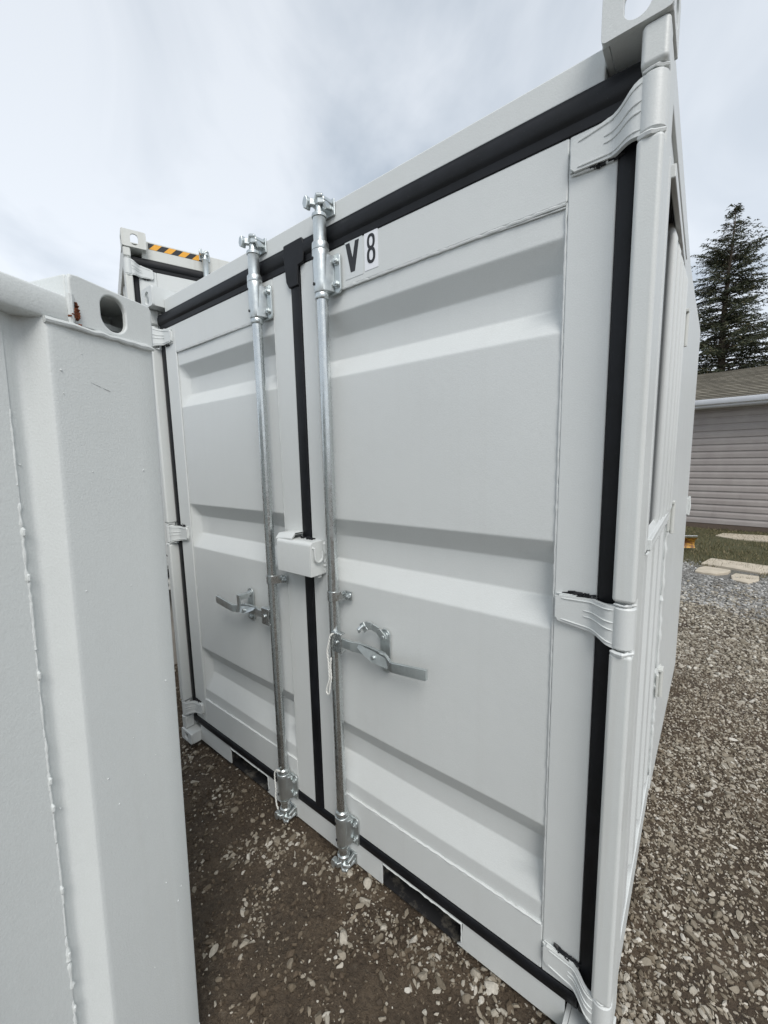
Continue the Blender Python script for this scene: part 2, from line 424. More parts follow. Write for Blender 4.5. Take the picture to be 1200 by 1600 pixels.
def locking_bar(parent, x, s, zt, ht, handle='closed'):
    """vertical bar at x, handle reaching towards side s"""
    L = empty('locking_bar'); L.parent = parent; y = -.0345
    ztop = ht-.040
    mb = MB(); mb.tube([(x, y, z) for z in (.060, .5, 1.0, 1.5, 2.0, zt-.04)], .0187, 24)
    mb.build('bar_tube', GALV, L)
    mb = MB(); z0, z1 = zt-.212, zt-.084
    mb.tube([(x, y, z) for z in (z0-.018, z0-.015, z0-.003, z0)], [.0215, .0235, .0235, .022], 20)
    mb.tube([(x, y, z) for z in (z1, z1+.004, z1+.020, z1+.026)], [.0265, .0275, .0265, .022], 20)
    mb.tube([(x, y, z) for z in (z1+.026, ztop-.012, ztop-.006, ztop-.002)], [.0205, .0205, .024, .02], 20)
    mb.tube([(x, y, z) for z in (.238, .241, .253, .256)], [.0215, .024, .024, .0215], 20)
    mb.tube([(x, y, z) for z in (.098, .112)], [.0215, .024], 20)
    mb.each('collar', GALV_PALE, L)
    guide(L, x, z0, z1); guide(L, x, .114, .236)
    for z, up, kz in ((ztop, 1, ht-.008), (.058, -1, .026)):
        mb = MB(); cam_claw(mb, x, z, up); mb.build('cam', GALV_PALE, L, .003)
    # strap clamp, mid height
    c = MB(); zc = 1.098
    pts = []
    for k in range(13):
        a = R(180-180*k/12) if False else R(90+ (180*k/12)); pts.append((x+.0222*math.cos(a), y+.0222*math.sin(a)))
    outer = [(x+.0225*math.cos(R(a)), y+.0225*math.sin(R(a))) for a in range(150, 341, 12)]
    inner = [(x+.0192*math.cos(R(a)), y+.0192*math.sin(R(a))) for a in range(340, 149, -12)]
    c.prism(outer+[(x+.034, -.011), (x+.064, -.011), (x+.064, -.0065), (x+.030, -.0065)]+inner, 'z', zc-.017, zc+.017)
    c.hexbolt((x+.050, -.0112, zc), (0, -1, 0), .0105, .011)
    c.build('bar_clamp', GALV, L, .0012)
    # handle hub on the bar
    hub = MB(); zh = .940
    ysf = -.060
    X = lambda d: x+s*d
    a, b = sorted((X(.004), X(.052)))
    hub.box(a, b, ysf, ysf+.005, zh-.036, zh+.034); hub.box(a, b, ysf+.005, -.036, zh+.029, zh+.034); hub.box(a, b, ysf+.005, -.036, zh-.036, zh-.031)
    hub.cyl((X(.030), ysf, zh), (X(.030), ysf-.006, zh), .0085, 14)
    hub.build('handle_hub', GALV, L, .002)
    # handle: flat forged bar with wings over the catch
    h = MB()
    cl = [(.020, -.048, .940, .015), (.078, -.048, .941, .015), (.094, -.046, .939, .0165), (.118, -.036, .937, .0175), (.160, -.034, .935, .018), (.222, -.034, .931, .017), (.240, -.040, .927, .014), (.262, -.054, .923, .0155), (.275, -.056, .924, .016), (.330, -.057, .931, .0165), (.390, -.058, .939, .017), (.398, -.058, .940, .016)]
    fr = []
    for d, yy, zz, hh in cl: fr.append([(X(d), yy-.0055, zz-hh), (X(d), yy-.0065, zz), (X(d), yy-.0055, zz+hh), (X(d), yy+.0055, zz+hh), (X(d), yy+.0055, zz-hh), (X(d), yy-.0055, zz-hh)])
    h.grid(fr); h.add([fr[0][k] for k in range(5)], [(0,1,2,3,4)]); h.add([fr[-1][k] for k in range(5)], [(4,3,2,1,0)])
    wing = [(X(.120), -.052, .944), (X(.150), -.058, .930), (X(.185), -.056, .914), (X(.225), -.052, .908), (X(.256), -.050, .912)]
    wing2 = [(X(.120), -.044, .952), (X(.150), -.046, .948), (X(.185), -.044, .944), (X(.225), -.043, .938), (X(.256), -.045, .930)]
    h.grid([wing, wing2]); h.grid([[(a_, b_+.004, c_) for a_, b_, c_ in wing], [(a_, b_+.004, c_) for a_, b_, c_ in wing2]]); h.grid([wing, [(a_, b_+.004, c_) for a_, b_, c_ in wing]])
    h.cyl((X(.19), -.048, .930), (X(.19), -.0585, .930), .007, 12)
    h.build('handle', GALV_PALE, L, .0015, smooth=30)
    # catch plate
    k = MB(); xc = X(.205); cx0, cx1 = xc-.020, xc+.020
    k.prism(rrect(cx0, cx1, .862, 1.014, .0195, 8), 'y', -.0075, -.0005)
    k.hexbolt((xc, -.0077, .884), (0, -1, 0), .0105, .010)
    k.hexbolt((xc, -.0077, .990), (0, -1, 0), .0125, .012)
    if handle == 'open':      # latch thrown up and away
        arc = [(xc, -.020, .990), (xc-.016, -.026, 1.012), (xc-.040, -.030, 1.022), (xc-.062, -.034, 1.020), (xc-.076, -.036, 1.008)]
        for (p0, p1, w0, w1) in zip(arc[:-1], arc[1:], (.013, .012, .012, .015), (.012, .012, .015, .017)):
            a, b = Vector(p0), Vector(p1); t = (b-a).normalized(); n = Vector((-t.z, 0, t.x))
            k.add([a+n*w0, b+n*w1, b-n*w1, a-n*w0]+[q+Vector((0, .006, 0)) for q in (a+n*w0, b+n*w1, b-n*w1, a-n*w0)], [(0,1,2,3),(7,6,5,4),(0,4,5,1),(1,5,6,2),(2,6,7,3),(3,7,4,0)])
        k.tube([(xc-.070, -.038, 1.020), (xc-.078, -.048, 1.008), (xc-.080, -.044, .996)], [.006, .008, .004], 8)
    else:                     # latch closed over the handle
        k.prism([(xc-.012, .998), (xc+.012, .998), (xc+.008, .955), (xc+s*.016+.010, .918), (xc+s*.016-.012, .914), (xc-.010, .950)], 'y', -.068, -.061)
        k.box(xc-.012, xc+.012, -.0605, -.018, .975, .998)
    k.build('handle_catch', GALV_PALE, L, .0015)
    return L

def corr_wall(mb, axis, c, out_, a0, a1, z0, z1, pitch=.25, d=.03):
    """vertical corrugations in a wall plane; axis 'y': wall runs along y at x=c, out_ = +-1 outward"""
    pts = [(a0, 0)]; a = a0+.02
    while a+pitch < a1:
        pts += [(a, 0), (a+.045, -d), (a+pitch*.5-.01, -d), (a+pitch*.5+.035, 0), (a+pitch, 0)]; a += pitch
    pts.append((a1, 0))
    P = (lambda t, o, z: (c+out_*o, t, z)) if axis == 'y' else (lambda t, o, z: (t, c+out_*o, z))
    zs = [z0, z1]
    mb.grid([[P(t, o, z) for t, o in pts] for z in zs])
    mb.grid([[P(t, o-.004, z) for t, o in pts] for z in zs])
def container(loc, rz, label, group, pm, cas_h=.092, cas_w=(.970, 1.083), ht=2.372, zt=2.31, ctop=2.425, main=True, rods=((-.176, -1, 'closed'), (.176, 1, 'open'))):
    root = empty('shipping_container', loc, rz); tag(root, label, 'container', group)
    L = 2.52; z_sb = .014
    cb = ctop-cas_h
    # castings
    for sx in (-1, 1):
        a, b = sorted((sx*cas_w[0], sx*cas_w[1]))
        mb = MB(); casting(mb, a, b, -.056, cb, ctop, .13, sx); mb.build('corner_casting', pm, root, .0025)
        mb = MB(); casting(mb, a, b, -.056, .012, .075, .13, sx, False, (0, .002, .02, .018, .014)); mb.build('corner_casting', pm, root, .0025)
        a, b = sorted((sx*.97, sx*1.083))
        for (q0, q1) in ((.012, .075), (cb, ctop)):
            mb = MB(); mb.box(a, b, L-.13, L, q0, q1); mb.build('corner_casting', pm, root, .004)
        # door post: web plus nose cut away at the hinges
        X = lambda x: sx*x
        mb = MB()
        mb.box(*sorted((X(1.040), X(1.0785))), .0035, .100, .075, cb)
        prof = [(1.036, .003), (1.036, -.050), (1.0795, -.050), (1.0795, .003)]
        for z0, z1 in ((.0755, .150), (.243, 1.142), (1.256, 2.148), (2.262, cb)):
            if z1 > z0: mb.prism([(X(u), v) for u, v in prof], 'z', z0, z1)
        mb.build('corner_post', PAINT_POST if main else pm, root, .009, seg=5, smooth=30)
        for k0, k1, l0, l1 in ((.156, .237, .195, .252), (1.150, 1.246, 1.176, 1.238), (2.156, 2.254, 2.160, 2.216)):
            hinge(root, sx, k0, k1, l0, l1)
        # rear posts
        mb = MB(); mb.box(*sorted((X(1.02), X(1.078))), L-.10, L-.004, .075, cb); mb.build('rear_post', pm, root, .004)
    # header and sill
    mb = MB(); mb.box(-.9695, .9695, 0, .07, zt+.0005, ht); mb.build('door_header', pm, root, .004)
    mb = MB(); mb.box(-1.033, 1.033, .052, .09, .10, zt+.0); 
    sill = MB()
    for a, b in ((-.969, -.664), (-.338, .338), (.664, .969)): sill.box(a, b, 0, .006, z_sb, .1100)
    for c in (-.501, .501):
        sill.box(c-.1632, c+.1632, 0, .006, .1035, .1102)
        sill.prism([(c+.1632, z_sb+.001), (c+.1632, .036), (c+.142, z_sb+.001)], 'y', 0.0, .006)
    sill.box(-.969, .969, .006, .05, .1105, .1140)
    sill.build('door_sill', pm, root, .0012)
    wl = MB()
    for c in (-.501, .501): weld(wl, [(c-.158, -.002, .1045), (c+.160, -.002, .1045), (c+.161, -.002, .04)], .0030)
    wl.each('sill_weld', PAINT_WELD, root)
    for c in (-.501, .501):
        p = MB(); p.box(c-.163, c+.163, .0065, .30, .0965, .1025); p.box(c-.167, c-.1635, .0065, .30, .014, .0965); p.box(c+.1635, c+.167, .0065, .30, .014, .0965)
        p.box(c-.163, c+.163, .0065, .30, .008, .0135)
        p.box(c-.163, c+.163, .30, .303, .008, .10)
        p.build('fork_pocket', POCKET, root)
    # doors
    dR, zz = door_leaf(root, .0365, .9995, 1, zt)
    dL, zz = door_leaf(root, -.9995, -.0135, -1, zt)
    gasket(root, zt)
    for x, s, hd in rods:
        locking_bar(root, x, s, zt, ht, hd)
        cam_keeper(root, x, ht-.018, 1); cam_keeper(root, x, .040, -1)
    # side walls
    rl = MB()
    for sx in (-1, 1):
        X = lambda x: sx*x
        a, b = sorted((X(1.030), X(1.0745)))
        mb = MB(); mb.box(a, b, .1005, L-.1305, zt-.01, ht+.008); mb.build('top_rail', pm, root, .005)
        a, b = sorted((X(1.020), X(1.0675)))
        mb = MB(); mb.box(a, b, .1005, L-.1305, .014, .135); mb.build('bottom_rail', pm, root, .004)
    lw = MB(); corr_wall(lw, 'y', -1.060, -1, .1005, L-.101, .135, zt-.01); lw.build('side_wall', pm, root, smooth=20)
    if main:
        rw = MB()
        corr_wall(rw, 'y', 1.064, 1, .1005, 1.02, .155, 1.318, pitch=.222, d=.032)
        corr_wall(rw, 'y', 1.066, 1, .1005, .215, 1.318, zt-.01, pitch=.30); corr_wall(rw, 'y', 1.066, 1, .93, 1.02, 1.318, zt-.01, pitch=.3)
        corr_wall(rw, 'y', 1.066, 1, .215, .93, 2.22, zt-.01, pitch=.9)
        rw.box(1.030, 1.060, 1.0205, L-.101, .135, zt-.01)
        rw.build('side_wall', pm, root, smooth=20)
        wf = empty('side_window', (0,0,0)); wf.parent = root
        f = MB(); y0, y1, z0, z1 = .20, .945, 1.318, 2.235
        f.box(1.0645, 1.071, y0, y0+.035, z0, z1); f.box(1.0665, 1.079, y1-.035, y1, z0, z1)
        f.box(1.0665, 1.080, y0+.035, y1-.035, z0, z0+.03); f.box(1.0665, 1.080, y0+.035, y1-.035, z1-.03, z1)
        f.prism([(1.0805, z0+.004), (1.0805, z0+.016), (1.060, z0+.05), (1.060, z0+.03)][::-1], 'y', y0+.037, y1-.037)
        f.build('window_frame', pm, wf, .003)
        gl = MB(); gl.box(1.048, 1.0545, y0+.01, y1-.01, z0+.03, z1-.01); gl.build('window_pane', GLASS, wf)
        for k in range(5):
            yy = (.50, .60, .70, .79, .87)[k]
            b = MB(); xb = 1.063+.0035*k; b.tube([(xb-.012, yy, z0+.016), (xb, yy, z0+.05), (xb, yy, z1-.06), (xb-.012, yy, z1-.02)], .0125, 14); b.build('window_bar', pm, wf)
        # side door, proud of the rails
        dd = empty('side_door'); dd.parent = root
        b = MB(); b.prism([(1.0605, 1.02), (1.0735, 1.02), (1.1035, 2.44), (1.0605, 2.44)], 'z', .062, 2.350)
        b.build('door_slab', pm, dd, .004)
        for z in (.57, 1.30, 2.045):
            b = MB(); b.box(1.0700, 1.0785, 1.00, 1.13, z-.05, z+.05)
            b.tube([(1.085, 1.040, z-.062), (1.085, 1.040, z+.062)], .0085, 12)
            b.box(1.072, 1.092, 1.012, 1.060, z+.0625, z+.074)
            b.build('side_hinge', PAINT_OLD, dd, .002)
        b = MB(); b.box(1.096, 1.112, 2.36, 2.425, 1.16, 1.27); b.tube([(1.112, 2.40, 1.15), (1.118, 2.40, 1.21), (1.112, 2.40, 1.28)], .007, 10); b.build('door_latch', PAINT_WELD, dd, .002)
        wl = MB()
        weld(wl, [(1.0672, 1.012, .14), (1.0672, 1.012, 1.30)], .0075, .02, .6); weld(wl, [(1.072, .205, 1.312), (1.074, .94, 1.312)], .0045)
        wl.each('side_weld', PAINT_WELD, root)
    else:
        rw = MB(); corr_wall(rw, 'y', 1.060, 1, .1005, L-.101, .135, zt-.01); rw.build('side_wall', pm, root, smooth=20)
    b = MB(); corr_wall(b, 'x', L-.03, 1, -1.02, 1.02, .05, ht); b.build('rear_wall', pm, root, smooth=20)
    b = MB(); b.box(-1.03, 1.03, .07, L-.03, ht-.004, ht+.002); b.build('roof', pm, root)
    b = MB(); b.box(-1.02, 1.02, .31, L-.035, .10, .13); b.build('floor', POCKET, root)
    b = MB(); b.box(-.969, .969, .0065, .07, zt-.07, zt-.0); 
    return root

BOX = container((0,0,0), 0, 'white steel container with galvanised lock bars and the sticker V 8 on its door', None, PAINT)
# lock box over the seam
def lockbox(root):
    lb = empty('lock_box'); lb.parent = root
    x0, x1, z0, z1, P = -.085, .104, 1.158, 1.283, -.070
    mb = MB(); t = .006
    arc = [(P, z0), (P, z1-.016), (P+.0015, z1-.009), (P+.006, z1-.004), (P+.013, z1-.0005), (P+.018, z1)]
    arc_i = [(P+.018, z1-t), (P+.014, z1-t-.001), (P+.010, z1-t-.004), (P+.0075, z1-t-.008), (P+t, z1-.016), (P+t, z0)]
    mb.prism(arc+[(-.0005, z1), (-.0005, z1-t)]+arc_i, 'x', x0, x1-t)
    mb.prism([(P, z0)]+arc[1:]+[(-.0005, z1), (-.0005, z0)], 'x', x1-t+.0002, x1)
    mb.build('box_shell', PAINT_WELD, lb, .0012)
    mb = MB(); mb.box(x0+.002, x1-.008, -.030, -.012, z0-.014, z0+.05); mb.box(x0-.018, x0+.06, -.012, -.0005, z0-.02, z1-.01); mb.build('staple_plate', PAINT, lb, .002)
    mb = MB(); zt_ = z1+.016
    fr = [[(x, y, zt_-(.018 if y < -.05 else 0)+.006*math.sin((x+.09)*22)) for x in (x0-.015, x0+.01, x0+.04, x0+.07, x0+.082)] for y in (-.062, -.045, -.0005)]
    mb.grid(fr); mb.grid([[(a, b, c-.006) for a, b, c in r] for r in fr]); mb.grid([fr[0], [(a, b, c-.006) for a, b, c in fr[0]]]); mb.grid([[r[0] for r in fr], [(r[0][0], r[0][1], r[0][2]-.006) for r in fr]])
    mb.build('box_lid', PAINT_WELD, lb)
    mb = MB(); c = Vector((x1+.007, -.040, 1.222)); pts = [(x1-.001, -.058, 1.262), (x1+.009, -.058, 1.262), (x1+.010, -.058, 1.235)]
    pts += [(x1+.010, -.040-.018*math.cos(R(a)), 1.228-.018*math.sin(R(a))) for a in range(20, 180, 20)]+[(x1+.010, -.022, 1.245)]
    mb.tube(pts, .0042, 8); mb.build('hook', PAINT_WELD, lb)
    mb = MB(); weld(mb, [(x1+.001, -.003, z1-.006), (x1+.001, -.003, z0+.004)], .0055, .008, .5); mb.build('box_weld', PAINT_WELD, lb)
    mb = MB()
    for k in range(30):
        q = Vector((random.uniform(.0, .068), random.uniform(-.030, -.008), z1+.002)); mb.tube([q, q+Vector((random.uniform(-.01, .012), .0, random.uniform(0, .006)))], [.0035, .002], 5)
    mb.build('torn_sealant', RUBBER, lb)
lockbox(BOX)
# stickers
def ring(mb, cx, cz, ax, az, w_, y0, y1, n=36, p=2.4):
    o = []; i = []
    for k in range(n):
        a = 2*math.pi*k/n; c, s_ = math.cos(a), math.sin(a)
        f = (abs(c)**p+abs(s_)**p)**(-1/p)
        o.append((cx+ax*f*c, cz+az*f*s_)); i.append((cx+(ax-w_)*f*c, cz+(az-w_)*f*s_))
    vs = [(x, y0, z) for x, z in o]+[(x, y0, z) for x, z in i]+[(x, y1, z) for x, z in o]+[(x, y1, z) for x, z in i]
    fs = []
    for k in range(n):
        m = (k+1) % n; fs += [(k, m, n+m, n+k), (k, 2*n+k, 2*n+m, m)]
    mb.add(vs, fs)
def sticker(name, x0, x1, z0, z1, cm):
    s_ = empty(name); s_.parent = BOX
    mb = MB(); mb.box(x0, x1, -.0010, -.0002, z0, z1); mb.build('sticker_card', cm, s_)
    return s_
s1 = sticker('letter_sticker', .250, .3225, 2.130, 2.243, CARD_CLEAR)
mb = MB(); mb.prism([(.2530, 2.2330), (.2700, 2.2330), (.2815, 2.1870), (.2930, 2.2330), (.3090, 2.2330), (.2895, 2.1470), (.2725, 2.1470)], 'y', -.0016, -.0011); mb.build('letter_v', INK, s1)
s2 = sticker('number_sticker', .3295, .3815, 2.134, 2.243, CARD)
mb = MB(); ring(mb, .3555, 2.2110, .0150, .0210, .0082, -.0016, -.0011); ring(mb, .3555, 2.1725, .0160, .0225, .0086, -.0018, -.0011); mb.build('number_eight', INK, s2)
mb = MB()
weld(mb, [(.116, -.004, .32), (.117, -.004, 1.0)], .003); 

# the second container behind, with hazard tape, on blocks
BZ = 3.075-2.425; th = .307
Dv = Vector((math.sin(th), math.cos(th), 0)); Nv = Vector((math.cos(th), -math.sin(th), 0))
# local x runs along Dv, local -y faces Nv
corner = Vector((-1.852, .177, 0)); org = corner + Dv*1.083 - Nv*.056
BK = container((org.x, org.y, BZ), math.atan2(Dv.y, Dv.x), 'white steel container at the back with a yellow and black hazard strip on its header', None, PAINT_OLD,
               cas_h=.104, cas_w=(.943, 1.083), ht=2.402, zt=2.287, ctop=2.425, main=False, rods=((-.577, -1, 'closed'), (-.176, -1, 'closed'), (.176, 1, 'closed'), (.577, 1, 'closed')))
ht_ = empty('hazard_tape'); ht_.parent = BK
mb = MB(); x0, x1, z0, z1 = -.928, -.583, 2.3545, 2.3925
mb.box(x0, x1, -.0010, -.0002, z0, z1); mb.build('tape_base', INK, ht_)
YEL = plain('amber_vinyl', (.80,.38,.035), .4, var=.05)
for k in range(4):
    a = x0+.004+.0885*k; mb = MB(); w_ = .044
    mb.prism([(a, z0+.0004), (a+w_, z0+.0004), (min(a+w_+.036, x1), z1-.0004), (a+.036, z1-.0004)], 'y', -.0015, -.0011); mb.build('tape_stripe', YEL, ht_)
CONC = plain('cast_concrete', (.36,.34,.31), .85, var=.18, sc_=8, b_=.5)
for q in (.35, 2.1):
    c = org - Nv*q
    o = empty('concrete_block', (c.x, c.y, 0), math.atan2(Dv.y, Dv.x))
    tag(o, ('cast concrete block under the door end of the back container' if q < 1 else 'cast concrete block under the far end of the back container'), 'block')
    mb = MB(); mb.box(-1.0, 1.0, -.2, .2, -.02, BZ+.008); mb.build('block_body', CONC, o, .02)

# ------------------------------------------------------------------ foreground container (left)
th = R(-20.12); ti = .026
d = Vector((math.sin(th), math.cos(th), 0)); Zt = (Vector((0,0,1))*math.cos(ti)+d*math.sin(ti)); Xt = -(d*math.cos(ti))+Vector((0,0,1))*math.sin(ti); Yt = Zt.cross(Xt)
FR = empty('shipping_container'); tag(FR, 'low grey white container in the left foreground with a rust spot below its lifting hole', 'container')
Mx = Matrix((Xt, Yt, Zt)).transposed().to_4x4(); Mx.translation = Vector((.209, -.619, 0)); FR.matrix_world = Mx
H, LL, WW = 1.912, 2.6, 2.1
c0 = 1.822
def fcast(x0, x1, y0, y1, z0, z1, holes=True):
    mb = MB()
    hx, hz = (x1-x0)/2, (z1-z0)/2
    if holes:
        plate_hole(mb, hx, hz, .010, (.091-hx, -.001, .0265, .0335, .0255), .012, lambda u, v, w_: (x0+hx+u, y1-w_, z0+hz+v))
        mb.box(x0+.001, x0+.012, y0, y1-.0122, z0+.001, z1-.001); mb.box(x1-.012, x1-.001, y0, y1-.0122, z0+.001, z1-.001)
        mb.box(x0+.0122, x1-.0122, y0, y1-.0122, z1-.013, z1-.001); mb.box(x0+.0122, x1-.0122, y0, y1-.0122, z0+.001, z0+.012)
        mb.box(x0+.0122, x1-.0122, y0, y0+.012, z0+.0122, z1-.0132)
    else: mb.box(x0, x1, y0, y1, z0, z1)
    return mb
fcast(0, .176, -.115, 0, c0, H).build('corner_casting', PAINT_NEAR, FR, .004)
m_ = MB(); weld(m_, [(.050, -.098, 1.876), (.115, -.096, 1.870)], .0075, .008); m_.build('casting_weld', PAINT_WELD, FR)
for a, b, q0, q1 in ((LL-.15, LL, -.115, 0), (0, .15, -WW, -WW+.115), (LL-.15, LL, -WW, -WW+.115)): fcast(a, b, q0, q1, c0, H, False).build('corner_casting', PAINT_NEAR, FR, .006)
for a, b, q0, q1 in ((0, .15, -.115, 0), (LL-.15, LL, -.115, 0), (0, .15, -WW, -WW+.115), (LL-.15, LL, -WW, -WW+.115)): fcast(a, b, q0, q1, 0.0, .09, False).build('corner_casting', PAINT_NEAR, FR, .006)
# side skin: flat post, inward fold, weld, recessed sheet
prof = [(.0, -.10), (.0, -.010), (.003, -.0025), (.010, 0)]+[(.010+.200*k/5, 0) for k in range(1, 6)]
for k in range(1, 7):
    t = k/6; prof.append((.210+.009*t, -.0015*t*t))
prof += [(.221, -.0045), (.224, -.010), (.229, -.021), (.235, -.033), (.239, -.0385), (.243, -.0415), (.247, -.0425), (.254, -.041), (.260, -.039), (.2660, -.0385)]
sk = MB(); sk.grid([[(x, y-.0005, z) for x, y in prof] for z in (.0905, .6, 1.2, c0-.0005)]); sk.build('corner_post', PAINT_NEAR, FR, smooth=40)
pp = [(.2658, -.0365), (.41, -.0365), (.44, -.012), (.52, -.010), (.56, -.0285)]
a = .56
while a < LL-.35: pp += [(a+.10, -.0285), (a+.14, -.010), (a+.24, -.010), (a+.28, -.0285)]; a += .28
pp += [(LL-.15, -.0285), (LL-.15, -.001), (LL, -.001), (LL, -.10)]
sk = MB(); sk.grid([[(x, y, z) for x, y in pp] for z in (.0905, c0-.0005)]); sk.build('side_wall', PAINT_NEAR, FR, smooth=30)
rr = MB(); rr.prism([(-.10, c0+.048), (-.008, c0+.048), (-.003, c0+.045), (-.001, c0+.038), (-.001, c0+.006), (-.004, c0-.001), (-.010, c0-.004), (-.10, c0-.004)], 'x', .1762, LL-.1502)
rr.build('top_rail', PAINT_NEAR, FR, .002)
rr = MB(); rr.box(.1762, LL-.1502, -.10, -.002, 0.0, .09); rr.build('bottom_rail', PAINT_NEAR, FR, .004)
wl = MB()
weld(wl, [(.004, .002, c0-.001), (.09, .003, c0-.003), (.176, .003, c0-.006), (.222, -.002, c0-.007)], .0060, .016, .25, 8)
weld(wl, [(.177, .001, c0-.004), (.178, .003, c0+.020), (.177, .001, c0+.050)], .006, .012, .3, 8)
wl.each('casting_weld', PAINT_NEAR, FR)
wl = MB(); z = 1.66
segs = []
while z > .10:
    n = random.uniform(.05, .17); weld(wl, [(.2665+random.uniform(-.0015, .0015), -.0370, z), (.2665+random.uniform(-.0015, .0015), -.0370, z-n)], random.uniform(.0016, .0034), .007, .45, 8); z -= n+random.choice((.0, .004, .03))
for z in (1.45, 1.37, 1.19, .985, .93, .76, .62, .50):
    wl.tube([(.2665, -.0370, z+.009), (.2665, -.0340, z+.004), (.2665, -.0340, z-.004), (.2665, -.0370, z-.009)], [.0015, .0032, .003, .0015], 8)
wl.build('weld_bead', PAINT_NEAR, FR)
RUST = plain('rust', (.16,.045,.015), .9, var=.5, sc_=120, b_=.8)
ru = MB()
for k in range(40):
    c = Vector((.170+random.gauss(0, .0035), .0072, c0+.018+random.gauss(0, .006))); ru.tube([c-Vector((0,.006,0)), c+Vector((0, .0005, 0))], [random.uniform(.002, .0045), .0012], 7)
ru.build('rust_spot', RUST, FR)
m_ = MB(); weld(m_, [(.112, -.0001, 1.712), (.150, -.0001, 1.722)], .00022, .003, .9); m_.build('scratch', DARKBOLT, FR)
SP = MB()
for k in range(26):
    c = Vector((random.uniform(.02, .26), 0, random.uniform(.4, 1.78)))
    if c.x > .205: c.y = -.039; c.x = .262+random.gauss(0, .02); 
    if c.x > .21 and c.x < .25: c.x = .26
    r_ = random.uniform(.0006, .0017); SP.tube([c-Vector((0,.001,0)), c+Vector((0, r_*.6, 0)), c+Vector((0, r_, 0))], [r_*1.3, r_, r_*.3], 6)
SP.each('weld_spatter', PAINT_NEAR, FR)
# the other walls and roof
b = MB(); b.box(.012, LL-.012, -WW+.05, -.05, H-.06, H-.05); b.build('roof', PAINT_NEAR, FR)
b = MB(); corr_wall(b, 'y', 0, -1, 0, 0.01, 0, .01); 
b = MB(); b.box(.004, .02, -WW+.06, -.1, .02, H-.055); b.build('end_wall', PAINT_NEAR, FR)
b = MB(); b.box(LL-.02, LL-.004, -WW+.06, -.1, .02, H-.055); b.build('end_wall', PAINT_NEAR, FR)
b = MB(); b.box(.01, LL-.01, -WW+.01, -WW+.03, .02, c0); b.build('side_wall', PAINT_NEAR, FR)

# ------------------------------------------------------------------ cords
def cord(name, path, label, loop=None):
    path = [Vector(p) for p in path]; mb = MB()
    # resample
    pts = []
    for a, b in zip(path[:-1], path[1:]):
        n = max(2, int((b-a).length/.004)); pts += [a.lerp(b, k/n) for k in range(n)]
    pts.append(path[-1])
    for it in range(3): pts = [pts[0]]+[(pts[i-1]+pts[i]*2+pts[i+1])/4 for i in range(1, len(pts)-1)]+[pts[-1]]
    for ph in (0, math.pi):
        q = []
        for i, p in enumerate(pts):
            a = i*.95+ph; q.append(p+Vector((math.cos(a), math.sin(a)*.6, math.sin(a)))*.0021)
        mb.tube(q, .0023, 6)
    o = mb.build(name, ROPE); tag(o, label, 'cord'); return o
lp = [(.205+.012*math.sin(t)-.020*(1-math.cos(t))*.3, -.066, .748-.022*(1-math.cos(t))) for t in np.linspace(0, 2*math.pi, 12)]
cord('twisted_cord', [(.196, -.064, .972), (.186, -.068, .965), (.176, -.068, .93), (.166, -.067, .90), (.170, -.066, .86), (.172, -.066, .80)]+
     [(.166, -.066, .78), (.158, -.066, .762), (.152, -.066, .742), (.158, -.066, .732), (.168, -.066, .742), (.170, -.066, .765), (.178, -.064, .80), (.174, -.063, .84), (.178, -.062, .875)], 'white twisted cord hanging in a loop from the right lock bar handle')
cord('twisted_cord', [(-.165, -.062, .262), (-.186, -.062, .258), (-.203, -.060, .235), (-.206, -.058, .20), (-.200, -.060, .16), (-.203, -.062, .12), (-.196, -.064, .085), (-.190, -.062, .07)], 'white twisted cord wrapped round the foot of the left lock bar')

